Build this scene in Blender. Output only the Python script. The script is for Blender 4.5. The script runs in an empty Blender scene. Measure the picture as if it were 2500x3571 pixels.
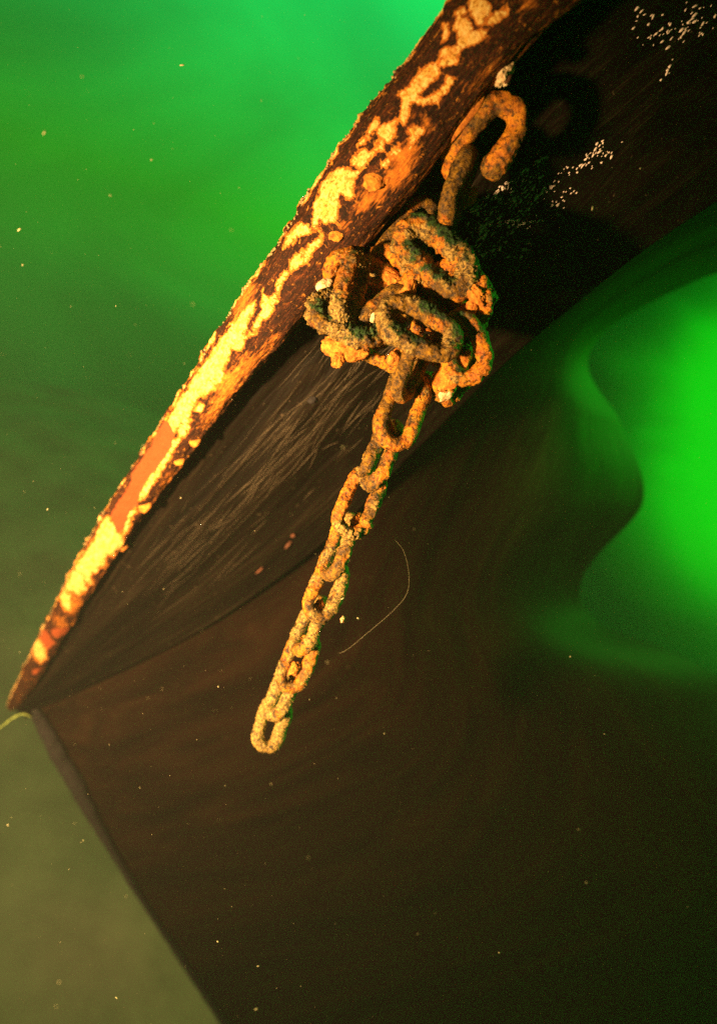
import bpy, math, random
import numpy as np
from mathutils import Matrix, Vector

random.seed(7); rng = np.random.default_rng(7)
S = bpy.context.scene
COL = S.collection

# ---------------------------------------------------------------- camera
F = 2400.0; CX, CY = 1250.0, 1785.5            # focal length and centre, in photograph pixels
U = np.array([.338, .823, .454]); U /= np.linalg.norm(U)      # world up as the tilted camera sees it
fw = np.array([0, 0, -1.0]); Yr = fw - fw.dot(U)*U; Yr /= np.linalg.norm(Yr)
Xr = np.cross(Yr, U)
R = np.array([Xr, Yr, U])                      # camera axes -> world
CAM = np.array([0, 0, 5.8])
def W_(c): return np.asarray(c, float) @ R.T + CAM
def P(px, py, d): return W_([(px-CX)/F*d, (CY-py)/F*d, -d])
def proj(p):
    c = (np.asarray(p)-CAM) @ R
    return CX + F*c[..., 0]/(-c[..., 2]), CY - F*c[..., 1]/(-c[..., 2])
cam = bpy.data.cameras.new('camera'); cam_o = bpy.data.objects.new('camera', cam); COL.objects.link(cam_o)
M = Matrix.Identity(4)
for i in range(3):
    for j in range(3): M[i][j] = R[i][j]
    M[i][3] = CAM[i]
cam_o.matrix_world = M
cam.sensor_fit = 'VERTICAL'; cam.sensor_height = 24; cam.lens = 24*F/3571
cam.clip_start = .05; cam.clip_end = 300
cam.dof.use_dof = True; cam.dof.focus_distance = 1.46; cam.dof.aperture_fstop = .75
S.camera = cam_o

# ---------------------------------------------------------------- daylight filtered by the water
GLOW = W_([.34, .80, -.75]) - CAM; GLOW /= np.linalg.norm(GLOW)
w = bpy.data.worlds.new('World'); S.world = w; w.use_nodes = True
nt = w.node_tree; nt.nodes.clear()
def N(t, tree, **k):
    n = tree.nodes.new(t)
    for a, b in k.items(): setattr(n, a, b)
    return n
tc = N('ShaderNodeTexCoord', nt)
def vdot(vec):
    n = N('ShaderNodeVectorMath', nt, operation='DOT_PRODUCT'); nt.links.new(tc.outputs['Generated'], n.inputs[0]); n.inputs[1].default_value = vec; return n.outputs['Value']
def ramp(tree, fac, stops, interp='LINEAR'):
    n = N('ShaderNodeValToRGB', tree); n.color_ramp.interpolation = interp
    e = n.color_ramp.elements
    while len(e) < len(stops): e.new(.5)
    for k, (p, c) in enumerate(stops):
        e[k].position = p; e[k].color = (c[0], c[1], c[2], 1) if not isinstance(c, (int, float)) else (c, c, c, 1)
    tree.links.new(fac, n.inputs[0]); return n.outputs[0]
def mth(tree, op, a, b=None, c=None):
    n = N('ShaderNodeMath', tree, operation=op)
    for k, x in enumerate((a, b, c)):
        if x is None: continue
        if isinstance(x, (int, float)): n.inputs[k].default_value = x
        else: tree.links.new(x, n.inputs[k])
    return n.outputs[0]
def mixc(tree, f, a, b, mode='MIX'):
    n = N('ShaderNodeMix', tree, data_type='RGBA', blend_type=mode)
    for s, x in ((0, f), (6, a), (7, b)):
        if isinstance(x, (int, float)): n.inputs[s].default_value = x
        elif isinstance(x, tuple): n.inputs[s].default_value = (*x, 1)
        else: tree.links.new(x, n.inputs[s])
    return n.outputs[2]
g = vdot(GLOW)
gc = ramp(nt, mth(nt, 'MULTIPLY_ADD', g, .5, .5),
          [(0, (.004, .010, .003)), (.5, (.006, .03, .006)), (.60, (.006, .06, .015)), (.72, (.006, .12, .025)), (.82, (.002, .17, .03)), (.90, (.0, .30, .05)), (.96, (.0, .55, .08)), (1, (.0, .85, .13))])
el = ramp(nt, mth(nt, 'MULTIPLY_ADD', vdot((0, 0, 1)), .5, .5), [(0, .02), (.2, (.12, .12, .05)), (.29, (.3, .3, .15)), (.36, (.7, .7, .2)), (.43, (1.0, 1.0, .12)), (.5, (1.0, 1.0, .6)), (.56, 1.0), (1, 1.0)])
mp = N('ShaderNodeMapping', nt); mp.inputs['Scale'].default_value = (1.6, 1.6, 3.2)
nt.links.new(tc.outputs['Generated'], mp.inputs[0])
nz = N('ShaderNodeTexNoise', nt); nz.inputs['Scale'].default_value = 1.5; nz.inputs['Detail'].default_value = 3; nz.inputs['Distortion'].default_value = .8
nt.links.new(mp.outputs[0], nz.inputs[0])
nzr = ramp(nt, nz.outputs[0], [(.3, .62), (.7, 1.25)])
G2 = P(2950, 1610, 1) - CAM; G2 /= np.linalg.norm(G2)
g2 = mth(nt, 'ADD', vdot(G2), mth(nt, 'MULTIPLY', mth(nt, 'SUBTRACT', nz.outputs[0], .5), .045))
side = ramp(nt, mth(nt, 'MULTIPLY', mth(nt, 'SUBTRACT', 1.0, g2), 8.0), [(0, (.0, .62, .003)), (.13, (.0, .62, .003)), (.20, (.0, .38, .002)), (.27, (.0, .15, .001)), (.36, (.0, .045, .0)), (.48, 0.0)], 'B_SPLINE')
dn = ramp(nt, mth(nt, 'MULTIPLY_ADD', vdot((.94, .34, 0)), .5, .5), [(.62, 1.0), (.76, .0)])   # dark water in the lee of the hull
c1 = mixc(nt, 1.0, gc, el, 'MULTIPLY'); c1 = mixc(nt, 1.0, c1, nzr, 'MULTIPLY')
c1 = mixc(nt, 1.0, c1, dn, 'MULTIPLY'); c1 = mixc(nt, 1.0, c1, side, 'ADD')
bg = N('ShaderNodeBackground', nt); out = N('ShaderNodeOutputWorld', nt)
nt.links.new(c1, bg.inputs[0]); bg.inputs[1].default_value = 1.3; nt.links.new(bg.outputs[0], out.inputs[0])

def aim(o, target):
    d = Vector(target) - o.location; o.rotation_euler = d.to_track_quat('-Z', 'Y').to_euler()
sun = bpy.data.lights.new('daylight', 'SUN'); sun.energy = 2.4; sun.color = (.04, 1, .03); sun.angle = math.radians(14)
so = bpy.data.objects.new('daylight', sun); COL.objects.link(so)
sd = W_([.86, .42, -.34]) - CAM
so.location = CAM + sd*8; aim(so, CAM)
# the diver's torch, held low to the left of the camera (the lit lamp of the picture)
tor = bpy.data.lights.new('dive_torch', 'SPOT'); tor.energy = 1300; tor.color = (1, .60, .25)
tor.spot_size = math.radians(122); tor.spot_blend = 1.0; tor.shadow_soft_size = .07
to = bpy.data.objects.new('dive_torch', tor); COL.objects.link(to)
to.location = W_([-1.24, -.28, -.20]); aim(to, W_([-.84, -.08, -2.3]))

S.view_settings.view_transform = 'Standard'; S.view_settings.look = 'None'
S.view_settings.gamma = 1; S.view_settings.exposure = 0; S.view_settings.use_curve_mapping = False
S.cycles.volume_bounces = 1; S.cycles.max_bounces = 6; S.cycles.use_denoising = False
S.cycles.volume_max_steps = 64

# ---------------------------------------------------------------- helpers
def hsh(i, j, k, s):
    n = (i*374761393 + j*668265263 + k*2147483647 + s*1274126177) & 0xffffffff
    n = ((n ^ (n >> 13))*1274126177) & 0xffffffff
    return ((n ^ (n >> 16)) & 0xffff)/65535.0
def vn(p, s=0):
    p = np.asarray(p, float); f = np.floor(p); i = f.astype(np.int64); t = p-f; t = t*t*(3-2*t)
    r = 0
    for a in (0, 1):
        for b in (0, 1):
            for c in (0, 1):
                wgt = (t[..., 0] if a else 1-t[..., 0])*(t[..., 1] if b else 1-t[..., 1])*(t[..., 2] if c else 1-t[..., 2])
                r = r + wgt*hsh(i[..., 0]+a, i[..., 1]+b, i[..., 2]+c, s)
    return r*2-1
def fbm(p, sc, o=4, s=0, gain=.5):
    p = np.asarray(p)*sc; r = 0; a = 1; n = 0
    for k in range(o): r = r + a*vn(p*2**k+17.3*k, s+k); n += a; a *= gain
    return r/n
def sst(x, a, b): t = np.clip((x-a)/(b-a), 0, 1); return t*t*(3-2*t)
def link_obj(name, me, mat, parent=None):
    o = bpy.data.objects.new(name, me); COL.objects.link(o)
    if mat: me.materials.append(mat)
    if parent: o.parent = parent
    return o
def grid_mesh(name, V, mat, parent=None, cu=False, cv=False, col=None, uv=None):
    n, m = V.shape[:2]
    idx = np.arange(n*m).reshape(n, m)
    iu = np.arange(n if cu else n-1); iv = np.arange(m if cv else m-1)
    A, B = np.meshgrid(iu, iv, indexing='ij'); A2 = (A+1) % n; B2 = (B+1) % m
    f = np.stack([idx[A, B], idx[A2, B], idx[A2, B2], idx[A, B2]], -1).reshape(-1, 4)
    me = bpy.data.meshes.new(name)
    me.vertices.add(n*m); me.vertices.foreach_set('co', V.reshape(-1).astype(np.float32))
    me.loops.add(f.size); me.loops.foreach_set('vertex_index', f.reshape(-1).astype(np.int32))
    me.polygons.add(len(f)); me.polygons.foreach_set('loop_start', np.arange(0, f.size, 4, dtype=np.int32))
    me.update(calc_edges=True); me.validate()
    me.shade_smooth()
    if col is not None:
        a = me.color_attributes.new('mask', 'FLOAT_COLOR', 'POINT')
        c = np.ones((n*m, 4), np.float32); c[:, :3] = col.reshape(-1, 3); a.data.foreach_set('color', c.reshape(-1))
    if uv is not None:
        a = me.attributes.new('surf', 'FLOAT_VECTOR', 'POINT')
        c = np.zeros((n*m, 3), np.float32); c[:, :2] = uv.reshape(-1, 2); a.data.foreach_set('vector', c.reshape(-1))
    return link_obj(name, me, mat, parent)
def soup(name, parts, mat, parent=None, smooth=True):
    vs = []; fs = []; b = 0
    for v, f in parts: vs.append(v); fs.append(f+b); b += len(v)
    V = np.concatenate(vs); Fc = np.concatenate(fs)
    me = bpy.data.meshes.new(name); k = Fc.shape[1]
    me.vertices.add(len(V)); me.vertices.foreach_set('co', V.reshape(-1).astype(np.float32))
    me.loops.add(Fc.size); me.loops.foreach_set('vertex_index', Fc.reshape(-1).astype(np.int32))
    me.polygons.add(len(Fc)); me.polygons.foreach_set('loop_start', np.arange(0, Fc.size, k, dtype=np.int32))
    me.update(calc_edges=True)
    if smooth: me.shade_smooth()
    return link_obj(name, me, mat, parent)
def cr(pts, t):
    """Catmull-Rom through pts (k,dim) at parameters t in 0..1"""
    pts = np.asarray(pts, float); k = len(pts)-1
    x = np.clip(np.asarray(t), 0, 1)*k; i = np.minimum(x.astype(int), k-1); u = (x-i)[..., None]
    e = np.concatenate([[2*pts[0]-pts[1]], pts, [2*pts[-1]-pts[-2]]])
    a, b, c, d = e[i], e[i+1], e[i+2], e[i+3]
    return .5*((2*b)+(c-a)*u+(2*a-5*b+4*c-d)*u*u+(3*b-a-3*c+d)*u**3)
def tag(o, label=None, cat=None, group=None, kind=None):
    for k, v in (('label', label), ('category', cat), ('group', group), ('kind', kind)):
        if v: o[k] = v
    return o
def empty(name, loc):
    o = bpy.data.objects.new(name, None); COL.objects.link(o); o.location = loc; o.empty_display_size = .1; return o
def reparent(o, root):
    o.parent = root; o.matrix_parent_inverse = Matrix.Translation(-root.location)
    return o

def new_mat(name):
    m = bpy.data.materials.new(name); m.use_nodes = True; t = m.node_tree
    return m, t, t.nodes['Principled BSDF']
def tnoise(t, vec, scale, detail=4, rough=.6, dist=0):
    n = N('ShaderNodeTexNoise', t); n.inputs['Scale'].default_value = scale; n.inputs['Detail'].default_value = detail
    n.inputs['Roughness'].default_value = rough; n.inputs['Distortion'].default_value = dist
    if vec is not None: t.links.new(vec, n.inputs['Vector'])
    return n.outputs[0]
def bump(t, h, strength, dist, bsdf, prev=None):
    b = N('ShaderNodeBump', t); b.inputs['Strength'].default_value = strength; b.inputs['Distance'].default_value = dist
    t.links.new(h, b.inputs['Height'])
    if prev: t.links.new(prev, b.inputs['Normal'])
    t.links.new(b.outputs[0], bsdf.inputs['Normal']); return b.outputs[0]
def tcoord(t): return N('ShaderNodeTexCoord', t).outputs['Object']

# ---------------------------------------------------------------- materials
def mask_nodes(t):
    a = N('ShaderNodeAttribute', t, attribute_name='mask'); s = N('ShaderNodeSeparateColor', t)
    t.links.new(a.outputs['Color'], s.inputs[0]); return s.outputs[0], s.outputs[1], s.outputs[2]
def thr(t, m, nz_, amt, lo, hi):
    """mask pushed about by noise and cut to a ragged edge"""
    x = mth(t, 'ADD', m, mth(t, 'MULTIPLY', mth(t, 'SUBTRACT', nz_, .5), amt))
    return ramp(t, x, [(lo, 0.0), (hi, 1.0)])

# chain: R crust, G rust, B algae
mat_chain, t, b = new_mat('corroded_chain_iron'); v = tcoord(t); r_, g_, b_ = mask_nodes(t)
n1 = tnoise(t, v, 60, 6, .7); n2 = tnoise(t, v, 220, 4, .7); n3 = tnoise(t, v, 28, 5, .6, 1.0)
c = ramp(t, n1, [(.35, (.03, .018, .009)), (.5, (.14, .075, .022)), (.65, (.36, .20, .05))])
rust = ramp(t, n1, [(.28, (.16, .028, .003)), (.48, (.48, .155, .012)), (.72, (.72, .33, .035))])
crust = ramp(t, n2, [(.32, (.05, .035, .02)), (.47, (.24, .16, .06)), (.7, (.58, .41, .17))])
alg = ramp(t, n2, [(.3, (.003, .014, .002)), (.7, (.025, .085, .006))])
c = mixc(t, thr(t, g_, n3, 1.2, .40, .60), c, rust)
c = mixc(t, thr(t, r_, n1, 1.1, .42, .58), c, crust)
c = mixc(t, thr(t, b_, n1, 1.0, .45, .62), c, alg)
pit = ramp(t, tnoise(t, v, 130, 3, .5, .5), [(.36, .16), (.50, 1.0)])
c = mixc(t, 1.0, c, pit, 'MULTIPLY'); hs = N('ShaderNodeHueSaturation', t); hs.inputs['Saturation'].default_value = 1.2; t.links.new(c, hs.inputs['Color']); c = hs.outputs[0]
t.links.new(c, b.inputs['Base Color']); t.links.new(ramp(t, n1, [(.35, .42), (.65, .8)]), b.inputs['Roughness']); b.inputs['Specular IOR Level'].default_value = .5
p_ = bump(t, n2, 1.0, .003, b); bump(t, n1, 1.0, .006, b, p_)

# bright orange rust growth
mat_rust, t, b = new_mat('rust_growth'); v = tcoord(t)
n1 = tnoise(t, v, 70, 6, .7); n2 = tnoise(t, v, 240, 3, .7)
c = ramp(t, n1, [(.3, (.18, .03, .003)), (.5, (.52, .17, .012)), (.7, (.76, .36, .04))])
t.links.new(c, b.inputs['Base Color']); b.inputs['Roughness'].default_value = .85
p_ = bump(t, n2, .8, .002, b); bump(t, n1, .9, .005, b, p_)
# pale lime growth
mat_pale, t, b = new_mat('pale_lime_growth'); v = tcoord(t)
n1 = tnoise(t, v, 90, 5, .7)
c = ramp(t, n1, [(.35, (.40, .20, .07)), (.5, (.68, .50, .27)), (.7, (.8, .66, .4))])
t.links.new(c, b.inputs['Base Color']); b.inputs['Roughness'].default_value = .7; bump(t, n1, .6, .003, b)

# rail: R cream paint, G flat salmon patches, B orange stain
mat_rail, t, b = new_mat('rail_flaking_paint'); r_, g_, b_ = mask_nodes(t)
sv = N('ShaderNodeAttribute', t, attribute_name='surf').outputs['Vector']; v = tcoord(t)
n1 = tnoise(t, sv, 14, 8, .72, .6); n2 = tnoise(t, v, 170, 5, .7); n3 = tnoise(t, sv, 3.2, 6, .7, .5)
mpn = N('ShaderNodeMapping', t); mpn.inputs['Scale'].default_value = (.25, 1, 1); t.links.new(sv, mpn.inputs[0])
n4 = tnoise(t, mpn.outputs[0], 34, 7, .75, .3)
dark = ramp(t, n4, [(.3, (.005, .003, .002)), (.48, (.018, .006, .003)), (.60, (.06, .016, .005)), (.70, (.30, .075, .010))])
oran = ramp(t, n1, [(.3, (.26, .06, .010)), (.55, (.60, .19, .02)), (.75, (.8, .36, .05))])
cream = ramp(t, mth(t, 'ADD', mth(t, 'MULTIPLY', n1, .6), mth(t, 'MULTIPLY', n2, .4)), [(.36, (.40, .14, .015)), (.45, (.68, .34, .05)), (.54, (.84, .55, .16)), (.7, (.9, .74, .36))])
salm = ramp(t, n2, [(.35, (.22, .048, .014)), (.7, (.30, .066, .018))])
c = mixc(t, thr(t, b_, n4, 1.6, .50, .85), dark, oran)
spot = ramp(t, n1, [(.59, 0.0), (.66, 1.0)])
c = mixc(t, mth(t, 'MULTIPLY', spot, .8), c, oran)
c = mixc(t, mth(t, 'MULTIPLY', ramp(t, n2, [(.56, 0.0), (.66, 1.0)]), .5), c, (.22, .07, .015))
nn_ = mth(t, 'ADD', mth(t, 'MULTIPLY', n1, .6), mth(t, 'MULTIPLY', n2, .4))
cm = thr(t, r_, nn_, 1.3, .47, .53)
halo = thr(t, r_, nn_, 1.4, .30, .42)
c = mixc(t, halo, c, oran)
cream = mixc(t, 1.0, cream, ramp(t, n2, [(.36, .45), (.44, 1.0)]), 'MULTIPLY')
cream = mixc(t, ramp(t, tnoise(t, sv, 26, 6, .75, .8), [(.50, 0.0), (.62, .75)]), cream, oran)
c = mixc(t, cm, c, cream)
c = mixc(t, thr(t, g_, n1, .25, .46, .54), c, salm)
t.links.new(c, b.inputs['Base Color']); b.inputs['Roughness'].default_value = .7; b.inputs['Specular IOR Level'].default_value = .15
p_ = bump(t, cm, .5, .003, b); p_ = bump(t, n4, .7, .006, b, p_); bump(t, n2, .5, .002, b, p_)

# hull plating with silt and weed streaks laid along it
def hull_mat(name, k_, q_, bs=1.0, ti=(1, 1, 1)):
    m_, t, b = new_mat(name); sv = N('ShaderNodeAttribute', t, attribute_name='surf').outputs['Vector']; v = tcoord(t)
    mpn = N('ShaderNodeMapping', t); mpn.inputs['Scale'].default_value = (1.0, 34, 1); mpn.inputs['Rotation'].default_value = (0, 0, .05); t.links.new(sv, mpn.inputs[0])
    s1 = tnoise(t, mpn.outputs[0], 3.4, 7, .68, 1.3)
    mpm = N('ShaderNodeMapping', t); mpm.inputs['Scale'].default_value = (1, 5, 1); t.links.new(sv, mpm.inputs[0])
    s2 = tnoise(t, mpm.outputs[0], 2.0, 4, .6, .9)
    s3 = tnoise(t, v, 60, 4, .7)
    reg = ramp(t, s2, [(.46, 0.0), (.64, 1.0)])
    strk = mth(t, 'MULTIPLY', ramp(t, s1, [(.52, 0.0), (.70, 1.0)]), reg)
    if q_ == 0: strk = mth(t, 'MULTIPLY', strk, 0.0)
    c = ramp(t, s2, [(.3, tuple(k_*x*y for y, x in zip(ti, (.018, .014, .009)))), (.55, tuple(k_*x*y for y, x in zip(ti, (.040, .028, .018)))), (.75, tuple(k_*x*y for y, x in zip(ti, (.065, .046, .028))))])
    c = mixc(t, strk, c, tuple(q_*x for x in (.17, .125, .075)))
    c = mixc(t, ramp(t, s3, [(.66, 0.0), (.74, 1.0)]), c, (.10, .075, .045))
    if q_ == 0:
        sheen_at = N('ShaderNodeAttribute', t, attribute_name='mask'); sp = N('ShaderNodeSeparateColor', t); t.links.new(sheen_at.outputs['Color'], sp.inputs[0])
        c = mixc(t, mth(t, 'MULTIPLY', sp.outputs[0], ramp(t, s2, [(.3, .4), (.7, 1.0)])), c, (.02, .26, .02))  # green sheen of the water's glow, painted into the plating colour
    t.links.new(c, b.inputs['Base Color']); b.inputs['Roughness'].default_value = .62; b.inputs['Specular IOR Level'].default_value = .08
    p_ = bump(t, s1, .25*bs, .006, b); p_ = bump(t, s2, .6*bs, .03, b, p_); bump(t, s3, .25, .003, b, p_)
    return m_
mat_hull = hull_mat('hull_plating_weed', .13, .20, 1.0, (1.1, .95, .9))
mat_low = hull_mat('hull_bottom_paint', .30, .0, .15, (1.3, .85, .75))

def plain(name, col, rough=.8, sc=80, var=.4):
    m, t, b = new_mat(name); n = tnoise(t, tcoord(t), sc, 4, .65)
    c = ramp(t, n, [(.3, tuple(x*(1-var) for x in col)), (.7, tuple(min(1, x*(1+var)) for x in col))])
    t.links.new(c, b.inputs['Base Color']); b.inputs['Roughness'].default_value = rough; bump(t, n, .5, .003, b); return m
mat_stem = plain('stem_dark_growth', (.012, .009, .010), .9, 30)
mat_barn = plain('barnacle_shell', (.82, .66, .60), .6, 120, .2)
mat_sand = plain('seabed_silt', (.21, .115, .13), .95, 1.2, .35)
mat_weed = plain('pale_green_weed', (.22, .28, .06), .8, 60, .3)
mat_line = plain('line_filament', (.22, .20, .11), .5, 60, .1)
mat_sed = plain('drifting_silt', (.36, .32, .18), .8, 40, .2)
mat_fuzz = plain('hydroid_tufts', (.34, .24, .10), .8, 60, .5)
mat_crumb = plain('lime_crumbs', (.30, .20, .08), .75, 90, .4)
mat_fil = plain('combed_filaments', (.085, .062, .036), .8, 60, .4)
mat_bit = plain('orange_scale', (.10, .03, .012), .8, 60, .4)

# ---------------------------------------------------------------- setting: seabed and water
n = 240; xs = np.linspace(-26, 26, n); X, Y = np.meshgrid(xs, xs, indexing='ij')
V = np.stack([X, Y, np.zeros_like(X)], -1)
V[..., 2] = .35*fbm(V, .3, 4, 5) + .05*fbm(V, 1.3, 3, 9)
rr = np.hypot(X, Y)+2.5*fbm(V, .12, 3, 77)+1.5*np.maximum(X-1, 0); V[..., 2] -= np.where(rr > 11, .07*(rr-11)**2, 0)     # the bank shelves away into deep water
tag(grid_mesh('seabed', V, mat_sand), kind='structure')

bm_v = np.array([[x, y, z] for x in (-27, 27) for y in (-27, 27) for z in (-40, 9)], float)
bm_f = np.array([[0, 1, 3, 2], [4, 6, 7, 5], [0, 4, 5, 1], [2, 3, 7, 6], [0, 2, 6, 4], [1, 5, 7, 3]])
m = bpy.data.materials.new('murky_water'); m.use_nodes = True; t = m.node_tree; t.nodes.clear()
pv = N('ShaderNodeVolumePrincipled', t); pv.inputs['Color'].default_value = (.62, .66, .58, 1); pv.inputs['Density'].default_value = .0092
pv.inputs['Anisotropy'].default_value = .0
ou = N('ShaderNodeOutputMaterial', t); t.links.new(pv.outputs[0], ou.inputs['Volume'])
hz = soup('haze', [(bm_v, bm_f)], m, smooth=False); tag(hz, kind='stuff')

# ---------------------------------------------------------------- the wreck's bow
hull = empty('ship_hull', P(1250, 1600, 2.0))
tag(hull, 'dark weed-streaked bow of a sunken ship with an orange rusted rail along its edge', 'shipwreck')

# rail: paired left and right outline points, depth (m), in photograph pixels
RAIL = [((2340, -690), (2570, -520), 1.10), ((1950, -340), (2190, -160), 1.16), ((1590, 0), (1816, 180), 1.24), ((1400, 249), (1640, 400), 1.31), ((1255, 430), (1500, 590), 1.36), ((1120, 622), (1350, 765), 1.42),
        ((965, 871), (1150, 990), 1.52), ((840, 1042), (1020, 1150), 1.60), ((685, 1291), (838, 1352), 1.74), ((560, 1494), (700, 1530), 1.88),
        ((389, 1758), (505, 1785), 2.12), ((264, 1976), (358, 2000), 2.34), ((140, 2225), (212, 2240), 2.62), ((60, 2390), (110, 2405), 2.8), ((28, 2462), (58, 2470), 2.92)]
cl = []; hw = []; acr = []
for (a, b2, d) in RAIL:
    pa, pb = P(*a, d), P(*b2, d); cl.append((pa+pb)/2); hw.append(np.linalg.norm(pa-pb)/2)
cl = np.array(cl); hw = np.array(hw)
NU, NV = 1500, 150
tu = np.linspace(0, 1, NU); C = cr(cl, tu); H = cr(hw[:, None], tu)[:, 0]
T = np.gradient(C, axis=0); T /= np.linalg.norm(T, axis=1)[:, None]
vd = C-CAM; vd /= np.linalg.norm(vd, axis=1)[:, None]
Sd = np.cross(T, vd); Sd /= np.linalg.norm(Sd, axis=1)[:, None]     # across
if proj(C[600]+Sd[600]*.05)[0] < proj(C[600])[0]: Sd = -Sd          # towards the right in the picture
Bk = np.cross(T, Sd); Bk *= np.sign(np.sum(Bk*vd, 1))[:, None]         # away from the viewer
arc = np.concatenate([[0], np.cumsum(np.linalg.norm(np.diff(C, axis=0), axis=1))])
th = np.linspace(0, 2*math.pi, NV, endpoint=False)
ct, st_ = np.cos(th), np.sin(th)
sq = lambda x, e: np.sign(x)*np.abs(x)**e
dirn = sq(ct, .75)[None, :, None]*Sd[:, None, :] - sq(st_, .75)[None, :, None]*Bk[:, None, :]*.85
Vr = C[:, None, :] + dirn*H[:, None, None]
q = np.stack([arc[:, None]*np.ones(NV), th[None, :]*.085*np.ones((NU, 1)), np.zeros((NU, NV))], -1)
q2 = np.stack([arc[:, None]*np.ones(NV), ct[None, :]*.1*np.ones((NU, 1)), st_[None, :]*.1*np.ones((NU, 1))], -1)
disp = .0035*fbm(q2, 14, 3, 1) + .0022*fbm(q2, 55, 4, 2)
edge = sst(-ct, .80, .97)[None, :]                                       # crusty outer lip
disp = disp + edge*(.004*np.abs(fbm(q2, 70, 3, 8)) + .006*sst(fbm(q2, 30, 2, 12), .15, .5))
low = sst(ct, .5, .95)[None, :]; disp = disp + low*.007*fbm(q2*np.array([.35, 1, 1]), 45, 4, 21)
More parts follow.
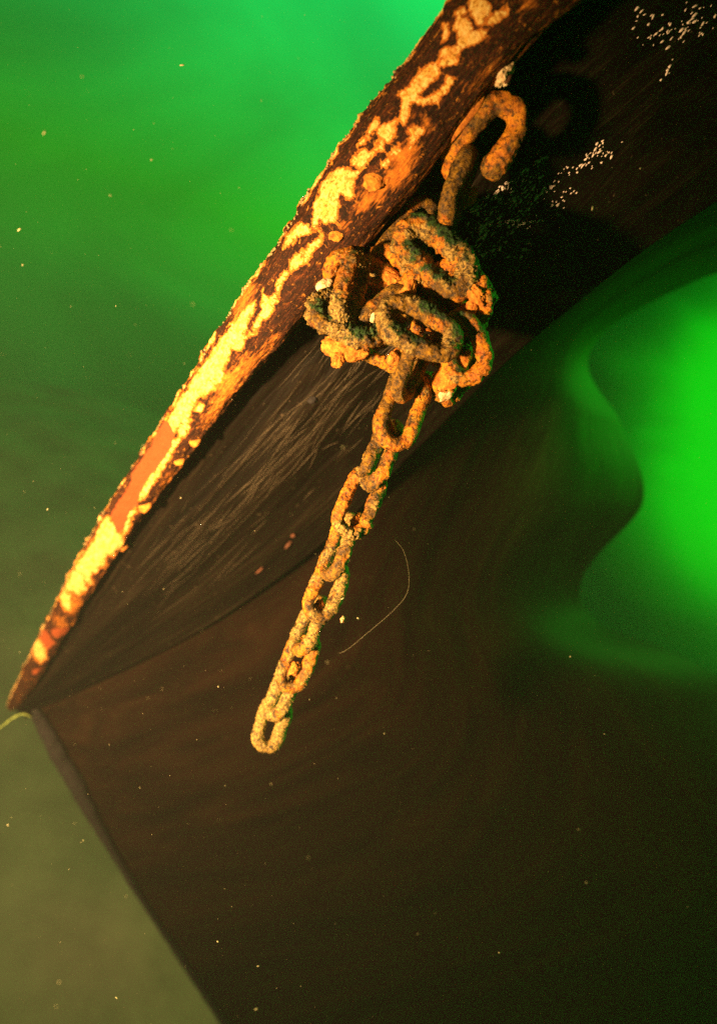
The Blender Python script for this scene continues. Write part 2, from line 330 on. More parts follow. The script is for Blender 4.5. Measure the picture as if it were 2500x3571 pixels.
# --- paint patches, traced shapes that lie on the rail's face
def cv(pl, ox, oy, s): return np.array([(ox+x/s, oy+y/s) for x, y in pl])
A = lambda pl: cv(pl, 1350, 0, 2.472); Cc = lambda pl: cv(pl, 900, 300, 2.296); B_ = lambda pl: cv(pl, 750, 750, 3.214)
D = lambda pl: cv(pl, 350, 1250, 3.214); E = lambda pl: cv(pl, 0, 1750, 2.87)
cream_p = [A([(720, -60), (860, 0), (880, 80), (850, 160), (790, 230), (760, 170), (720, 100)]), A([(850, 200), (900, 130), (1030, 70), (1000, 140), (930, 200), (880, 225)]),
 A([(600, 110), (660, 70), (680, 110), (650, 150), (700, 180), (715, 260), (740, 280), (860, 250), (850, 310), (760, 380), (700, 390), (640, 400), (600, 370), (620, 300), (590, 230), (610, 160)]),
 A([(470, 440), (560, 390), (640, 410), (600, 470), (590, 540), (540, 560), (450, 560)]),
 A([(440, 570), (430, 660), (330, 740), (260, 800), (270, 850), (400, 830), (480, 740), (520, 660), (580, 680), (500, 800), (430, 870), (300, 900), (230, 860), (190, 880), (180, 990), (150, 1080), (120, 1000), (130, 860), (100, 830), (200, 750), (300, 600), (380, 550)]),
 A([(0, 1070), (75, 1020), (70, 1130), (20, 1220), (-60, 1170), (-80, 1100)]), A([(165, 1120), (220, 1080), (320, 1130), (290, 1170), (250, 1180), (200, 1280), (190, 1200), (210, 1160)]),
 A([(490, 230), (520, 220), (525, 290), (500, 350), (470, 380), (490, 300)]),
 Cc([(900, 300), (950, 260), (960, 330), (910, 370), (880, 380)]), Cc([(820, 440), (860, 405), (880, 410), (850, 450), (805, 470)]),
 Cc([(755, 590), (780, 560), (850, 510), (890, 530), (980, 440), (1000, 440), (990, 500), (900, 560), (870, 600), (810, 665), (790, 630), (750, 630)]),
 Cc([(1000, 640), (1040, 580), (1110, 560), (1060, 600), (1020, 640)]), Cc([(1050, 550), (1120, 500), (1130, 450), (1140, 520), (1100, 550)]),
 Cc([(510, 790), (590, 700), (650, 660), (730, 660), (740, 710), (800, 690), (790, 740), (760, 800), (765, 870), (720, 910), (690, 860), (640, 850), (630, 900), (640, 970), (620, 1050), (590, 1080), (560, 1060), (530, 1090), (500, 1050), (480, 1080), (470, 1150), (455, 1160), (460, 1040), (440, 930), (470, 900), (500, 880), (490, 830)]),
 Cc([(240, 1210), (300, 1150), (330, 1100), (390, 1120), (415, 1160), (400, 1180), (330, 1180), (270, 1260), (220, 1290)]),
 B_([(-40, 1540), (90, 1370), (160, 1290), (200, 1240), (300, 1100), (400, 1010), (440, 1000), (430, 1070), (380, 1150), (330, 1280), (330, 1420), (290, 1500), (180, 1500), (140, 1560), (110, 1660), (80, 1700), (60, 1790), (30, 1880), (-30, 1930), (-60, 1750)]),
 B_([(530, 1000), (560, 910), (640, 920), (680, 880), (720, 700), (760, 650), (840, 640), (850, 520), (980, 400), (960, 470), (1000, 480), (1050, 350), (1110, 300), (1180, 230), (1170, 320), (1100, 400), (1060, 480), (990, 530), (860, 620), (740, 750), (700, 880), (620, 1000), (540, 1070)]),
 B_([(460, 1210), (490, 1130), (560, 1060), (700, 930), (640, 1050), (580, 1150), (500, 1240), (430, 1340), (350, 1380), (420, 1300)]),
 D([(1190, 20), (1260, -20), (1400, -10), (1390, 100), (1340, 260), (1300, 280), (1250, 240), (1240, 350), (1190, 420), (1110, 410), (1050, 500), (1010, 600), (960, 680), (890, 730), (850, 790), (830, 830), (790, 760), (750, 700), (830, 590), (860, 500), (940, 400), (1000, 340), (1050, 220), (1110, 150)]),
 D([(900, 740), (1010, 700), (970, 800), (940, 880), (880, 900)]), D([(1120, 510), (1150, 540), (1110, 590), (1070, 600), (1090, 550)]),
 D([(810, 920), (900, 900), (850, 980), (790, 1060), (780, 1110), (700, 1220), (650, 1290), (590, 1400), (540, 1460), (510, 1540), (440, 1590), (440, 1540), (500, 1430), (540, 1350), (600, 1290), (640, 1240), (700, 1140), (760, 1060)]),
 D([(340, 1700), (400, 1700), (330, 1800), (330, 1900), (270, 1960), (290, 1830)]),
 E([(1080, 160), (1130, 240), (1150, 260), (1220, 350), (1250, 430), (1210, 490), (1160, 470), (1140, 540), (1060, 520), (1050, 640), (990, 640), (970, 700), (900, 700), (920, 820), (870, 790), (830, 720), (780, 690), (760, 650), (850, 540), (900, 460), (960, 370), (1000, 290), (1040, 200)]),
 E([(740, 700), (830, 720), (860, 880), (800, 920), (760, 900), (700, 880), (650, 900), (690, 800)]), E([(640, 900), (700, 930), (700, 1080), (640, 1040), (610, 960)]),
 E([(360, 1370), (400, 1380), (430, 1440), (460, 1560), (400, 1600), (350, 1530), (345, 1450)])]
salm_p = [D([(720, 690), (760, 730), (830, 840), (800, 960), (720, 1110), (640, 1240), (540, 1340), (440, 1520), (420, 1640), (330, 1720), (280, 1900), (200, 1980), (110, 1760), (200, 1590), (330, 1420), (360, 1300), (460, 1120), (560, 980), (630, 820)]),
 E([(400, 1290), (460, 1280), (520, 1370), (550, 1410), (480, 1480), (430, 1430), (390, 1350)]), E([(510, 1280), (600, 1270), (730, 1240), (640, 1340), (560, 1370), (520, 1330)]), E([(320, 1680), (410, 1670), (380, 1710), (340, 1730)])]
oran_p = [A([(1130, 90), (1200, 0), (1270, -20), (1230, 60), (1150, 110)]), A([(700, 750), (760, 700), (900, 560), (970, 500), (930, 570), (830, 660), (800, 720), (720, 760)]), A([(270, 1010), (340, 1000), (360, 1080), (320, 1070)]),
 Cc([(680, 1100), (730, 1060), (740, 1080), (700, 1130)]), E([(700, 930), (820, 1000), (800, 1080), (740, 1110), (680, 1080)]), E([(560, 1170), (620, 1180), (660, 1240), (620, 1250)]),
 B_([(230, 1010), (400, 760), (430, 800), (400, 1000), (330, 1050), (240, 1200)]), B_([(-60, 1800), (250, 1700), (500, 1560), (620, 1400), (700, 1350), (400, 1750), (200, 1930), (50, 1990)]),
 D([(1400, 200), (1640, -40), (1700, 0), (1500, 380), (1300, 640), (1150, 760), (1250, 520)]), D([(760, 1330), (800, 1300), (800, 1370), (700, 1480), (720, 1400)]),
 A([(60, 1300), (150, 1250), (300, 1240), (200, 1500), (60, 1640), (-60, 1600)]), Cc([(800, 900), (860, 830), (980, 800), (1100, 740), (1000, 900), (900, 950), (800, 1010)])]
def poly_sd(px, py, poly):
    """signed distance (px), positive inside"""
    d2 = np.full(px.shape, 1e12); ins = np.zeros(px.shape, bool)
    for i in range(len(poly)):
        ax, ay = poly[i]; bx, by = poly[(i+1) % len(poly)]
        ex, ey = bx-ax, by-ay; wx, wy = px-ax, py-ay
        tt = np.clip((wx*ex+wy*ey)/(ex*ex+ey*ey+1e-9), 0, 1)
        d2 = np.minimum(d2, (wx-tt*ex)**2+(wy-tt*ey)**2)
        cnd = ((ay > py) != (by > py)) & (px < (bx-ax)*(py-ay)/(by-ay+1e-12)+ax); ins ^= cnd
    d = np.sqrt(d2); return np.where(ins, d, -d)
PX, PY = proj(Vr)
front = np.sum(dirn*vd[:, None, :], -1) < .15*1
PXw = PX + 6*fbm(q2, 60, 3, 31); PYw = PY + 6*fbm(q2, 60, 3, 37)
def mask_of(polys, soft):
    r = np.zeros(PX.shape)
    for p in polys:
        x0, y0 = p.min(0)-60; x1, y1 = p.max(0)+60
        s_ = (PX > x0) & (PX < x1) & (PY > y0) & (PY < y1) & front
        if not s_.any(): continue
        sd_ = poly_sd(PXw[s_], PYw[s_], p); r[s_] = np.maximum(r[s_], np.clip(.5+sd_/soft, 0, 1))
    return r
mc, ms, mo = mask_of(cream_p, 46), mask_of(salm_p, 24), mask_of(oran_p, 90)
mo = np.clip(np.maximum(mo*.8, .34*low)+.22, 0, 1)
# the hidden back carries the same kind of patches
bk = ~front; mc = np.where(bk, np.clip(.5+.8*fbm(q2*np.array([.4, 1, 1]), 22, 3, 4)-.12, 0, 1), mc)
lip = edge*np.clip(.5+.9*fbm(q2, 40, 3, 14), 0, 1); mc = np.maximum(mc, np.where(edge > .4, lip*.75, 0))
disp = disp + .0012*sst(mc, .45, .6) - .004*sst(ms, .4, .6)
Vr = Vr + dirn*disp[..., None]
Vr -= np.array(hull.location)
rail = grid_mesh('rubbing_rail', Vr, mat_rail, hull, cv=True, col=np.stack([mc, ms, mo], -1), uv=q[..., :2]*np.array([1., 1.])*4)
rail['label'] = 'rounded rail with flaking cream paint over orange rust'

def lump(c, ax, size, seed, amp=.25, n=(40, 26), rough=9):
    """closed uneven blob; ax 3x3 rows = its axes, size half-lengths"""
    u = np.linspace(0, 2*math.pi, n[0], endpoint=False); vv = np.linspace(.04, math.pi-.04, n[1])
    Uu, Vv = np.meshgrid(u, vv, indexing='ij')
    d = np.stack([np.cos(Uu)*np.sin(Vv), np.sin(Uu)*np.sin(Vv), np.cos(Vv)], -1)
    r = 1+amp*fbm(d+seed*3.1, 1.6, 3, seed)+amp*.45*fbm(d+seed, rough*.6, 3, seed+5)
    return np.asarray(c)+(d*r[..., None]*np.asarray(size)) @ np.asarray(ax)
def cam_axes(deg):
    a = math.radians(deg); x = np.array([math.cos(a), math.sin(a), 0]); y = np.array([-math.sin(a), math.cos(a), 0]); z = np.array([0, 0, 1.0])
    return np.stack([x, y, z]) @ R.T
def blob(name, px, py, d, deg, w_px, h_px, t_px, mat, seed, parent, amp=.25, n=(40, 26), rough=9):
    s = d/F; V = lump(P(px, py, d)-np.array(parent.location if parent else (0, 0, 0)), cam_axes(deg), (w_px*s, h_px*s, t_px*s), seed, amp, n, rough)
    return grid_mesh(name, V, mat, parent, cu=True)

def rail_depth(px, py):
    s_ = front; dd = (PX-px)**2+(PY-py)**2+(~s_)*1e9; k = np.unravel_index(np.argmin(dd), dd.shape)
    return (Vr[k]+np.array(hull.location)), k
for k, (px, py, rp) in enumerate([(1305, 622, 38), (1176, 815, 26), (680, 1536, 19), (624, 1605, 17), (506, 1765, 21), (430, 1905, 14)]):
    p, kk = rail_depth(px, py)
    dcam = -((p-CAM) @ R)[2]
    o = blob('bolt_head', px, py, dcam+.002, 52, rp*1.15, rp*.95, rp*.3, mat_rust, 40+k, hull, .35)
    reparent(o, rail) if False else setattr(o, 'parent', rail)

# --- plating patches: control nets in (px, py, depth)
def patch(net, nu, nv):
    net = np.array([[P(*c) for c in row] for row in net])             # rows (v) x cols (u) x 3
    u = np.linspace(0, 1, nu); v = np.linspace(0, 1, nv)
    rows = np.array([cr(r, u) for r in net])                          # rows x nu x 3
    V = np.array([cr(rows[:, i], v) for i in range(nu)])              # nu x nv x 3
    du = np.linalg.norm(np.diff(V[:, nv//2], axis=0), axis=1).sum(); dv = np.linalg.norm(np.diff(V[nu//2], axis=0), axis=1).sum()
    uv = np.stack(np.meshgrid(u*du, v*dv, indexing='ij'), -1)
    return V, uv
def nrm(V):
    a = np.gradient(V, axis=0); b2 = np.gradient(V, axis=1); n_ = np.cross(a, b2); n_ /= np.linalg.norm(n_, axis=-1)[..., None]+1e-12
    s_ = np.sign(np.sum(n_*(CAM-V), -1)); return n_*np.where(s_ == 0, 1, s_)[..., None]
top = [(2455, -600, 1.16), (2070, -250, 1.22), (1703, 90, 1.29), (1520, 325, 1.36), (1378, 510, 1.41), (1235, 690, 1.47), (1060, 930, 1.57), (762, 1320, 1.79), (447, 1772, 2.17), (176, 2232, 2.66), (43, 2466, 2.93)]
cre = [(3700, -150, 1.55), (3150, 240, 1.60), (2650, 600, 1.66), (2250, 870, 1.74), (1900, 1150, 1.84), (1700, 1330, 1.92), (1450, 1580, 2.05), (1130, 1900, 2.25), (720, 2190, 2.52), (300, 2400, 2.82), (88, 2492, 2.97)]
mid = [((a[0]+b2[0])/2, (a[1]+b2[1])/2, (a[2]+b2[2])/2-.03) for a, b2 in zip(top, cre)]
Vp, uvp = patch([top, mid, cre], 620, 180)
fold = np.stack([uvp[..., 0]*1.2, uvp[..., 1]*6, uvp[..., 0]*0], -1)
fo = fbm(fold, 1.0, 3, 50) ; fo2 = fbm(fold*np.array([1.3, 4, 1]), 1.6, 4, 55)
Vp = Vp + nrm(Vp)*(.020*fo+.0018*fo2)[..., None]*sst(uvp[..., 1], 0, .06)[..., None]
def plate(name, V, uv, parent, mat=None, col=None):
    nv_ = nrm(V); th_ = .03
    back = V-nv_*th_
    full = np.concatenate([V, back[:, ::-1]], axis=1)
    uvf = np.concatenate([uv, uv[:, ::-1]], axis=1)
    return grid_mesh(name, full-np.array(parent.location), mat or mat_hull, parent, cv=True, uv=uvf, col=None if col is None else np.concatenate([col, col[:, ::-1]], axis=1))
plate('upper_plating', Vp, uvp, hull)
low2 = [(3760, 0, 1.95), (3250, 400, 2.1), (2760, 760, 2.2), (2360, 950, 2.3), (2010, 1190, 2.3), (1860, 1410, 2.4), (1700, 1700, 2.6), (1540, 2080, 2.85), (1500, 2600, 3.2), (900, 2950, 3.5), (420, 3060, 3.5)]
low3 = [(3800, 200, 3.2), (3300, 560, 3.4), (2800, 900, 3.6), (2430, 1010, 3.7), (2090, 1230, 3.7), (2200, 1470, 3.9), (2270, 1760, 4.1), (2060, 2110, 4.4), (2620, 2430, 5.0), (3300, 3300, 6.0), (1250, 4300, 5.6)]
low25 = [tuple(np.array(a)*.45+np.array(b2)*.55-np.array([0, 0, .32])) for a, b2 in zip(low2, low3)]
low25[-1] = (800, 3630, 4.3); low3[-1] = (1250, 4300, 5.4)
Vl, uvl = patch([cre, low2, low25, low3], 420, 200)
fold = np.stack([uvl[..., 0]*.8, uvl[..., 1]*3, uvl[..., 0]*0], -1)
Vl = Vl + nrm(Vl)*(.015*fbm(fold, .7, 3, 60)*sst(uvl[..., 1], 0, .1))[..., None] + nrm(Vl)*-.05
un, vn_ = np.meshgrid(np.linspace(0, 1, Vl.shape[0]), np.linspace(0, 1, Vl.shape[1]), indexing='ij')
sheen = sst(vn_, .30, .95)*sst(1-un, .28, .5)  # where the painted glow sheen lies: far edge, right-hand side
plate('lower_plating', Vl, uvl, hull, mat_low, np.stack([sheen, sheen*0, sheen*0], -1))

def tube(name, pts, rad, mat, parent, nseg=200, nr=20, amp=.15, seed=0, sc=20):
    pts = np.array(pts); tt = np.linspace(0, 1, nseg); C_ = cr(pts, tt); r = cr(np.array(rad)[:, None], tt)[:, 0]
    T_ = np.gradient(C_, axis=0); T_ /= np.linalg.norm(T_, axis=1)[:, None]
    up = np.array([.3, .2, .93]); a = np.cross(T_, up); a /= np.linalg.norm(a, axis=1)[:, None]; b2 = np.cross(T_, a)
    th_ = np.linspace(0, 2*math.pi, nr, endpoint=False)
    d = np.cos(th_)[None, :, None]*a[:, None]+np.sin(th_)[None, :, None]*b2[:, None]
    taper = np.sqrt(np.clip(np.minimum(tt, 1-tt)*nseg/3, 0.0004, 1)); V = C_[:, None]+d*(r*taper)[:, None, None]
    V = V + d*(amp*fbm(V, sc, 4, seed)*r[:, None])[..., None]
    off = np.array(parent.location) if parent else 0
    return grid_mesh(name, V-off, mat, parent, cv=True)
stem_px = [(60, 2462, 2.94, 34), (150, 2590, 3.0, 52), (215, 2745, 3.1, 40), (262, 2850, 3.2, 19), (400, 3060, 3.5, 11), (600, 3345, 3.9, 12), (770, 3571, 4.2, 22), (1000, 3900, 4.7, 40)]
se = Vl[-1][[0, 12, 26, 42, 60, 80, 110, 145, 199]]; se = se-(se-CAM)*.012
sr = [14, 24, 24, 18, 11, 7, 8, 11, 18]
tube('stem_bar', se, [r*np.linalg.norm(p-CAM)/F for r, p in zip(sr, se)], mat_stem, hull, 300, 28, .3, 3, 14)
def soft_line(name, px_pts, d_off, r, mat, sd_):
    pts = []
    for (x, y) in px_pts:
        X_, Y_ = proj(Vp); k = np.unravel_index(np.argmin((X_-x)**2+(Y_-y)**2), X_.shape); p = Vp[k]
        pts.append(p+(CAM-p)/np.linalg.norm(CAM-p)*d_off)
    return tube(name, pts, [r]*len(pts), mat, hull, 80, 10, .5, sd_, 60)
# barnacles on the plating near the eye, thrown along the streaks
def ico():
    p = (1+5**.5)/2
    v = np.array([(-1, p, 0), (1, p, 0), (-1, -p, 0), (1, -p, 0), (0, -1, p), (0, 1, p), (0, -1, -p), (0, 1, -p), (p, 0, -1), (p, 0, 1), (-p, 0, -1), (-p, 0, 1)], float)
    f = np.array([(0, 11, 5), (0, 5, 1), (0, 1, 7), (0, 7, 10), (0, 10, 11), (1, 5, 9), (5, 11, 4), (11, 10, 2), (10, 7, 6), (7, 1, 8), (3, 9, 4), (3, 4, 2), (3, 2, 6), (3, 6, 8), (3, 8, 9), (4, 9, 5), (2, 4, 11), (6, 2, 10), (8, 6, 7), (9, 8, 1)])
    v /= np.linalg.norm(v[0]); return v, f
IV, IF = ico()
XP, YP = proj(Vp)
def on_plate(x, y):
    k = np.unravel_index(np.argmin((XP-x)**2+(YP-y)**2), XP.shape); return Vp[k], nrmP[k]
nrmP = nrm(Vp)
segs = [((1640, 740), (1900, 545), 50, 8), ((1650, 790), (1870, 600), 44, 20), ((1660, 830), (1900, 640), 54, 26), ((1665, 900), (1850, 760), 20, 14), ((1640, 920), (1700, 760), 12, 10), ((1790, 770), (1980, 590), 26, 14),
        ((1850, 790), (2000, 660), 18, 14), ((2010, 600), (2110, 490), 22, 9), ((2060, 580), (2150, 500), 8, 12), ((2270, 150), (2480, 20), 24, 30), ((2290, 110), (2500, 90), 18, 34), ((2200, 80), (2330, 40), 8, 30), ((1500, 870), (1560, 820), 6, 10), ((1780, 900), (1860, 840), 8, 14), ((2300, 280), (2340, 220), 4, 8)]
parts = []
for (a, b2, n_, jit) in segs:
    for k in range(int(n_*1.5)):
        s_ = random.random(); x = a[0]+(b2[0]-a[0])*s_+random.gauss(0, jit); y = a[1]+(b2[1]-a[1])*s_+random.gauss(0, jit*.7)
        p, nn = on_plate(x, y); sz = random.choice([3.0, 3.5, 4, 4.5, 6, 8])*.62*1.6/F
        ax = cam_axes(random.gauss(48, 12)); L_ = random.uniform(1.4, 3.4)
        parts.append(((IV*np.array([L_, .85, .6])*(1+.2*rng.normal(size=(12, 1))))@ax*sz+p-np.array(hull.location), IF))
o = soup('barnacle_cluster', parts, mat_barn, hull); o['kind'] = 'stuff'; o['label'] = 'scattered small pink-white barnacles behind the ring'
# little orange scale flakes and knots on the plating
for k, (x, y, dg, w2, h2) in enumerate([(1005, 1900, 48, 17, 5), (1022, 1868, 30, 8, 6), (905, 1990, 40, 16, 4)]):
    p, nn = on_plate(x, y); d_ = -((p-CAM) @ R)[2]-.01
    blob('rust_flake', x, y, d_, dg, w2, h2, 5, mat_bit, 70+k, hull, .5)
p, nn = on_plate(1090, 1395); blob('wood_knot', 1090, 1395, -((p-CAM) @ R)[2]-.004, 30, 17, 12, 9, mat_stem, 75, hull, .4)
# pale weed filaments combed along the plating
fil = []
NPu, NPv = Vp.shape[:2]
for k in range(280):
    a0 = rng.uniform(.43, .80); l_ = rng.uniform(.012, .05); v0 = np.clip(rng.normal(.42+.25*(a0-.43), .10), .06, .95)
    u_ = (np.linspace(a0, a0+l_, 9)*(NPu-1)); v_ = (v0+np.linspace(0, rng.normal(0, .02), 9)+.0012*rng.normal(size=9))*(NPv-1)
    ui = np.clip(u_.astype(int), 0, NPu-1); vi = np.clip(v_, 0, NPv-2); f_ = (vi-vi.astype(int))[:, None]; vi = vi.astype(int)
    pts_ = Vp[ui, vi]*(1-f_)+Vp[ui, vi+1]*f_+nrmP[ui, vi]*.002-np.array(hull.location)
    tn = np.gradient(pts_, axis=0); tn /= np.linalg.norm(tn, axis=1)[:, None]; nn2 = nrmP[ui, vi]; bb = np.cross(tn, nn2)
    w_ = rng.uniform(.0003, .0008)*np.sin(np.linspace(.15, 3.0, 9))[:, None]
    ring = np.stack([pts_+bb*w_, pts_-bb*w_, pts_+nn2*w_*1.4], 1).reshape(-1, 3)
    fc = [[i*3+j, i*3+(j+1) % 3, i*3+3+(j+1) % 3, i*3+3+j] for i in range(8) for j in range(3)]
    fil.append((ring, np.array(fc)))
o = soup('weed_filaments', fil, mat_fil, hull); o['kind'] = 'stuff'
# torn bracket stub above the eye
st = blob('bolt_stub', 1758, 262, 1.25, 60, 44, 22, 26, mat_pale, 81, hull, .5, (60, 40), 16)
st['label'] = 'chipped pale bolt stub above the ring'
blob('bolt_stub', 1772, 275, 1.245, 55, 20, 8, 8, mat_bit, 82, hull, .3)
# dark weed clinging beneath the rail at the ring
# the fixed eye: a flat lug against the rail and a bent bar
def bar(name, pts, radii, mat, parent, seed, col=None, flat=1.0, nseg=220, nr=40, amp=.10, ends=True):
    pts = np.array([P(*p) for p in pts]); tt = np.linspace(0, 1, nseg); C_ = cr(pts, tt); r = cr((np.array(radii)/F)[:, None], tt)[:, 0]
    d0 = -((C_-CAM) @ R)[:, 2]; r = r*d0
    T_ = np.gradient(C_, axis=0); T_ /= np.linalg.norm(T_, axis=1)[:, None]
    vv = C_-CAM; vv /= np.linalg.norm(vv, axis=1)[:, None]
    a = np.cross(T_, vv); a /= np.linalg.norm(a, axis=1)[:, None]; b2 = np.cross(T_, a)
    th_ = np.linspace(0, 2*math.pi, nr, endpoint=False)
    d = np.cos(th_)[None, :, None]*a[:, None]+np.sin(th_)[None, :, None]*b2[:, None]*flat
    tap = np.sqrt(1-np.clip(1-np.minimum(tt, 1-tt)*arclen(C_)/np.maximum(r, 1e-4), 0, .999)**2) if ends else 1
    V = C_[:, None]+d*(r*tap)[:, None, None]
    V = V + d*(r[:, None]*(amp*1.6*fbm(V, 18, 3, seed)+amp*fbm(V, 70, 4, seed+3)))[..., None]
    m_ = np.stack([np.clip(col[0]+.5*fbm(V, 14, 3, seed+1), 0, 1), np.clip(col[1]+.6*fbm(V, 12, 3, seed+2), 0, 1), np.clip(col[2]+.4*fbm(V, 14, 2, seed+6), 0, 1)], -1)
    return grid_mesh(name, V-np.array(parent.location if parent else (0, 0, 0)), mat, parent, cv=True, col=m_)
def arclen(C_): return np.linalg.norm(np.diff(C_, axis=0), axis=1).sum()
eye = bar('mooring_eye', [(1590, 640, 1.40), (1575, 570, 1.37), (1600, 490, 1.34), (1660, 410, 1.31), (1725, 362, 1.30), (1790, 385, 1.30), (1803, 450, 1.31), (1770, 515, 1.32), (1725, 575, 1.34), (1695, 618, 1.36)],
    [34, 37, 44, 45, 39, 36, 36, 40, 44, 38], mat_chain, hull, 90, (.10, .62, .1), .85, amp=.22)
eye['label'] = 'thick orange bent bar eye standing out from the rail'
lug = bar('lug_plate', [(1548, 515, 1.33), (1596, 444, 1.305), (1646, 374, 1.287), (1684, 326, 1.277)], [8, 19, 23, 12], mat_rust, hull, 95, (0, 1, 0), .35, amp=.06)

# ---------------------------------------------------------------- the chain
chain = empty('chain', P(1620, 560, 1.38))
tag(chain, 'rusty encrusted iron chain hanging from the mooring eye in a tangled knot', 'chain')
COFF = np.array(chain.location)
def link_mesh(pc, ang, roll, tilt, L=.168, Wd=.094, r=.0145, seed=0, m=(.4, .5, .2), rough=1.0, nseg=240, nr=48):
    """ang: long axis in the picture (deg, from +x towards up); roll about the long axis; tilt: long axis leaning away"""
    a = math.radians(ang); ro = math.radians(roll); ti = math.radians(tilt)
    x = np.array([math.cos(a)*math.cos(ti), math.sin(a)*math.cos(ti), -math.sin(ti)])
    y0 = np.array([-math.sin(a), math.cos(a), 0]); z0 = np.cross(x, y0)
    y = y0*math.cos(ro)+z0*math.sin(ro); z = np.cross(x, y)
    ax = np.stack([x, y, z]) @ R.T
    rho = Wd/2-r; hl = L/2-Wd/2; per = 4*hl+2*math.pi*rho
    s = np.linspace(0, per, nseg, endpoint=False); C_ = np.zeros((nseg, 2)); Nn = np.zeros((nseg, 2))
    for i, q_ in enumerate(s):
        if q_ < 2*hl: C_[i] = (-hl+q_, rho); Nn[i] = (0, 1)
        elif q_ < 2*hl+math.pi*rho: f = (q_-2*hl)/rho; Nn[i] = (math.sin(f), math.cos(f)); C_[i] = (hl+rho*Nn[i, 0], rho*Nn[i, 1])
        elif q_ < 4*hl+math.pi*rho: C_[i] = (hl-(q_-2*hl-math.pi*rho), -rho); Nn[i] = (0, -1)
        else: f = (q_-4*hl-math.pi*rho)/rho; Nn[i] = (-math.sin(f), -math.cos(f)); C_[i] = (-hl+rho*Nn[i, 0], rho*Nn[i, 1])
    C_ += np.stack([fbm(np.stack([C_[:, 0], C_[:, 1], C_[:, 0]*0+seed], -1), 12, 2, seed), fbm(np.stack([C_[:, 0], C_[:, 1], C_[:, 0]*0+seed+9.], -1), 12, 2, seed+4)], -1)*.003
    th_ = np.linspace(0, 2*math.pi, nr, endpoint=False)
    d = np.cos(th_)[None, :, None]*np.concatenate([Nn, np.zeros((nseg, 1))], 1)[:, None]+np.sin(th_)[None, :, None]*np.array([0, 0, 1.0])
    C3 = np.concatenate([C_, np.zeros((nseg, 1))], 1)
    V = C3[:, None]+d*r
    # worn thin where links bear, fat with scale along the bars
    q_ = V+seed*1.37
    mr = np.clip(m[0]+.75*fbm(q_, 22, 3, seed+11), 0, 1); mg = np.clip(m[1]+.75*fbm(q_, 18, 3, seed+12), 0, 1)
    Vw = V @ ax; up = (d @ ax)[..., 2]
    ma = np.clip(m[2]+.55*fbm(q_, 26, 3, seed+13)+.35*up-.15, 0, 1)
    cr_ = sst(mr+.4*fbm(q_, 90, 3, seed+21), .45, .65)
    dsp = r*(.34*fbm(q_, 26, 3, seed)+(.30 if rough > .85 else .18)*fbm(q_, 85, 4, seed+2, .62)*rough + cr_*(.10+(.50 if rough > .85 else .34)*np.abs(fbm(q_, 200, 3, seed+7, .7)))*rough)
    V = V+d*dsp[..., None]
    V = V @ ax + np.asarray(pc) - COFF
    return V, np.stack([mr, mg, ma], -1)
cnt = [0]
def add_link(px, py, d, ang, roll, tilt=0, L=.168, Wd=.094, r=.0145, m=(.4, .5, .2), rough=1.0):
    cnt[0] += 1; V, c_ = link_mesh(P(px, py, d), ang, roll, tilt, L, Wd, r, 100+cnt[0]*7, m, rough)
    return grid_mesh('chain_link', V, mat_chain, chain, cu=True, cv=True, col=c_)
# top links from the eye into the tangle
add_link(1597, 652, 1.36, 69, 76, 0, .170, .095, .0185, (.05, .12, .15), .4)
add_link(1418, 835, 1.47, 52, 40, 0, .20, .10, .0120, (.1, .2, .1), .5)
# tangle
add_link(1515, 895, 1.385, -46, 12, -6, .205, .108, .0215, (.45, .6, .42), 1.1)
add_link(1622, 1010, 1.395, -62, 30, 8, .155, .096, .0195, (.25, .95, .25), 1.1)
add_link(1262, 968, 1.45, -18, 38, 5, .170, .095, .0150, (.4, .6, .3), 1.0)
add_link(1222, 1015, 1.385, 76, 52, 0, .150, .080, .0150, (.45, .4, .3), 1.1)
add_link(1215, 1112, 1.40, -22, -28, 0, .175, .112, .0185, (.72, .3, .45), 1.25)
add_link(1345, 1095, 1.415, 40, 35, 0, .140, .088, .0140, (.3, .35, .2), .8)
add_link(1462, 1146, 1.345, -27, -14, 0, .180, .106, .0185, (.42, .25, .3), .9)
add_link(1612, 1215, 1.385, -66, 14, 0, .158, .104, .0175, (.25, .75, .3), .9)
add_link(1470, 1040, 1.43, -60, 50, 0, .150, .090, .0150, (.25, .8, .2), .9)
add_link(1545, 1130, 1.44, 20, 40, 0, .150, .090, .0150, (.35, .7, .2), .9)
add_link(1360, 1215, 1.45, -20, 30, 0, .150, .095, .0150, (.4, .7, .1), 1.0)
add_link(1585, 1310, 1.43, 58, 42, 0, .130, .085, .0155, (.35, .7, .1), 1.0)
add_link(1300, 1040, 1.47, 10, 60, 0, .150, .095, .0150, (.3, .8, .2), 1.0)
# link that leaves the tangle, then the hanging run
add_link(1432, 1292, 1.375, 66, 62, 0, .135, .090, .0150, (.15, .3, .15), .6)
RUN = [(1402, 1432, 1.395, 70, 14, .176, .098, .0145, (.10, .5, .05), .8), (1328, 1585, 1.44, 70, -56, .166, .092, .0150, (.30, .42, .0), 1.0),
       (1252, 1752, 1.50, 68, 14, .168, .092, .0145, (.22, .55, .0), 1.0), (1182, 1905, 1.555, 68, -58, .166, .092, .0150, (.42, .35, .0), .8),
       (1137, 2062, 1.61, 68, 16, .158, .088, .0145, (.36, .5, .0), .8), (1078, 2182, 1.66, 66, -56, .156, .088, .0150, (.52, .4, .0), .8),
       (1036, 2312, 1.71, 68, 18, .156, .086, .0148, (.45, .5, .0), .8), (986, 2412, 1.755, 66, -50, .150, .086, .0155, (.62, .25, .0), .8),
       (948, 2522, 1.80, 72, 22, .152, .088, .0155, (.72, .10, .0), .8)]
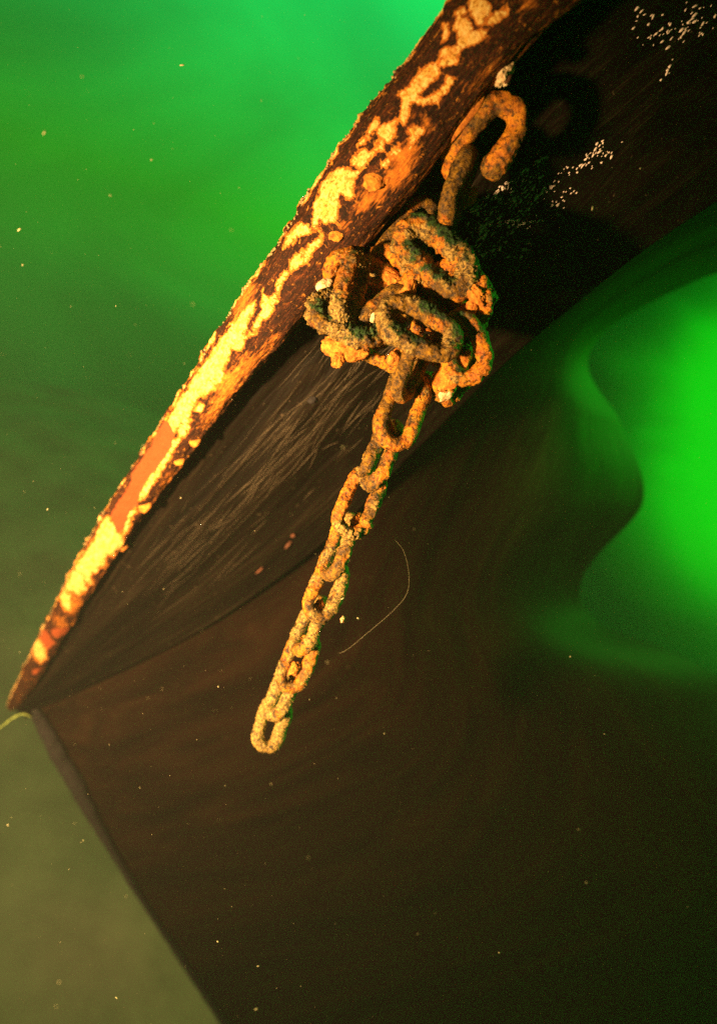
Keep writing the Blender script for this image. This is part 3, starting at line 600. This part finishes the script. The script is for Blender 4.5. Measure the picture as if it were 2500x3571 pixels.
for (x, y, d, ang, roll, L_, W2, r_2, m_, rg) in RUN: add_link(x, y, d, ang, roll, -14 if False else 10, L_, W2, r_2, m_, rg)
add_link(1395, 960, 1.45, -35, 55, 0, .160, .095, .0165, (.5, .7, .2), 1.2)
add_link(1500, 985, 1.425, 15, 70, 0, .150, .090, .0165, (.3, .8, .1), 1.1)
add_link(1650, 1130, 1.45, 80, 60, 0, .140, .088, .0165, (.3, .8, .1), 1.0)
add_link(1490, 1280, 1.46, -30, 50, 0, .150, .092, .0165, (.3, .7, .1), 1.0)
add_link(1290, 1170, 1.46, 30, 60, 0, .150, .092, .0165, (.4, .7, .2), 1.0)
# rust growth between links
def fuzz(name, objs, n_, lo, hi, mat, parent, wpx=.9, zmin=-.3):
    out = []
    for o in objs:
        me = o.data; V = np.zeros(len(me.vertices)*3, np.float32); me.vertices.foreach_get('co', V); V = V.reshape(-1, 3)
        Nn = np.zeros(len(me.vertices)*3, np.float32); me.vertices.foreach_get('normal', Nn); Nn = Nn.reshape(-1, 3)
        cl_ = fbm(V, 22, 2, 321)
        for i in rng.choice(len(V), n_*2, replace=False):
            if cl_[i] < -.05 or Nn[i][2] < zmin: continue
            d = Nn[i]+rng.normal(size=3)*.45; d /= np.linalg.norm(d); a = np.cross(d, rng.normal(size=3)); a /= np.linalg.norm(a); b3 = np.cross(d, a)
            L_ = rng.uniform(lo, hi); w_ = wpx*1.5/F; q3 = V[i]-d*.001
            out.append((np.array([q3+a*w_, q3-a*.5*w_+b3*.8*w_, q3-a*.5*w_-b3*.8*w_, q3+d*L_+rng.normal(size=3)*L_*.2]), np.array([[0, 1, 3], [1, 2, 3], [2, 0, 3]])))
    o = soup(name, out, mat, parent, False); o['kind'] = 'stuff'; return o
def crumbs(name, objs, n_, lo, hi, mat, parent, sel=None):
    out = []
    for o in objs:
        me = o.data; V = np.zeros(len(me.vertices)*3, np.float32); me.vertices.foreach_get('co', V); V = V.reshape(-1, 3)
        pool = np.arange(len(V)) if sel is None else sel; cl_ = fbm(V[pool], 30, 2, 99)
        for k in rng.choice(len(pool), n_*2):
            if cl_[k] < .0: continue
            sz = rng.uniform(lo, hi)**1; ax = np.linalg.qr(rng.normal(size=(3, 3)))[0]
            out.append(((IV*(1+.35*rng.normal(size=(12, 1))))*np.array([1, .8, .6])*sz@ax+V[pool[k]], IF))
    o = soup(name, out, mat, parent, False); o['kind'] = 'stuff'; return o
def growth(px, py, d, deg, w_, h_, th_, mat, seed, amp=.35):
    o = blob('rust_growth', px, py, d, deg, w_, h_, th_, mat, seed, chain, amp, (54, 36), 12); return o
growth(1205, 1216, 1.40, -12, 84, 44, 26, mat_rust, 201, .3); growth(1180, 1252, 1.395, 60, 30, 26, 18, mat_rust, 202)
growth(1418, 1035, 1.385, 68, 62, 26, 20, mat_rust, 203); growth(1432, 1092, 1.375, 88, 34, 15, 12, mat_pale, 204)
growth(1655, 1020, 1.375, -50, 58, 34, 28, mat_rust, 205, .45); growth(1645, 1075, 1.385, 70, 34, 22, 18, mat_rust, 206)
growth(1372, 1250, 1.41, 20, 24, 22, 18, mat_rust, 207); growth(1400, 1238, 1.42, -40, 36, 18, 16, mat_rust, 208)
growth(1133, 998, 1.42, 20, 30, 26, 24, mat_pale, 209, .25); growth(1510, 1112, 1.385, -25, 24, 15, 14, mat_pale, 210, .25)
growth(1302, 1108, 1.385, 70, 18, 10, 8, mat_pale, 211); growth(1580, 1300, 1.40, 60, 84, 40, 22, mat_rust, 212, .4); growth(1500, 985, 1.40, -40, 100, 30, 24, mat_rust, 231, .4); growth(1560, 1360, 1.41, 50, 44, 26, 18, mat_pale, 232, .3); growth(1350, 960, 1.43, -30, 60, 26, 20, mat_rust, 233, .45)
growth(1345, 1010, 1.44, 0, 42, 16, 14, mat_rust, 213); growth(1545, 1182, 1.40, -10, 50, 12, 12, mat_rust, 214)
growth(1322, 1680, 1.485, 60, 38, 26, 20, mat_rust, 215, .5); growth(1240, 1820, 1.515, 70, 34, 13, 16, mat_rust, 216, .5)
growth(1170, 1975, 1.58, 80, 22, 15, 14, mat_rust, 217, .5); growth(1110, 2115, 1.62, 40, 26, 18, 16, mat_rust, 218, .5)
growth(1040, 2245, 1.67, 50, 30, 20, 16, mat_rust, 219, .5); growth(1024, 2330, 1.70, 60, 24, 20, 16, mat_rust, 220, .5)
growth(1462, 1395, 1.40, -60, 26, 14, 12, mat_rust, 221, .5); growth(1360, 1490, 1.41, -60, 40, 14, 12, mat_rust, 222, .5)
growth(1640, 690, 1.40, 55, 36, 18, 14, mat_rust, 223, .5); growth(1195, 2160, 1.60, 70, 12, 7, 7, mat_pale, 224, .4)

links = [o for o in chain.children if o.name.startswith('chain_link')]
fuzz('hydroid_fuzz', links, 300, .002, .0065, mat_fuzz, chain)
crumbs('crust_crumbs', links[3:], 34, .0008, .0022, mat_crumb, chain)
fuzz('hydroid_fuzz', [o for o in chain.children if o.name.startswith('rust_growth')], 60, .002, .005, mat_rust, chain, zmin=-2)
kk = np.arange(NU*NV).reshape(NU, NV)[:, 66:84]; wv = np.arange(NU)
crumbs('crust_edge', [rail], 500, .0018, .0048, mat_crumb, rail, kk[(wv > 500)].ravel())
crumbs('crust_edge', [rail], 160, .0018, .0045, mat_crumb, rail, kk[(wv < 620)].ravel())
# ---------------------------------------------------------------- small loose things
ln = [(1375, 1880, 1.55), (1408, 1925, 1.56), (1425, 2000, 1.58), (1418, 2070, 1.60), (1370, 2130, 1.62), (1290, 2200, 1.64), (1215, 2262, 1.66), (1180, 2280, 1.67)]
o = tube('fishing_line', [P(*p) for p in ln], [.0002]*len(ln), mat_line, None, 120, 6, .1)
tag(o, 'hair-thin curved fishing line drifting right of the hanging chain', 'fishing line')
wd = [(-160, 2590, 2.6), (-60, 2560, 2.62), (0, 2538, 2.64), (40, 2508, 2.66), (80, 2490, 2.68), (110, 2500, 2.7)]
o = tube('weed_strand', [P(*p) for p in wd], [.002, .0026, .0022, .003, .0035, .002], mat_weed, None, 260, 10, 1.2, 5, 60)
tag(o, 'thin yellow-green weed strand beside the foot of the rusted rail', 'weed')
# drifting silt
parts = []
for k in range(900):
    d = random.uniform(.9, 2.3) if k % 3 else random.uniform(.9, 1.4)
    x = random.uniform(-100, 2600); y = random.uniform(-100, 3671)
    if x > 1500 and random.random() < .55: continue
    p = P(x, y, d); sz = min(3.4, .32*random.paretovariate(1.7))*d/F
    ax = cam_axes(random.uniform(0, 180)); parts.append((IV*np.array([random.choice([1, 1, 1.6, 3]), .8, .8])@ax*sz+p, IF))
tag(soup('drifting_silt', parts, mat_sed), kind='stuff')
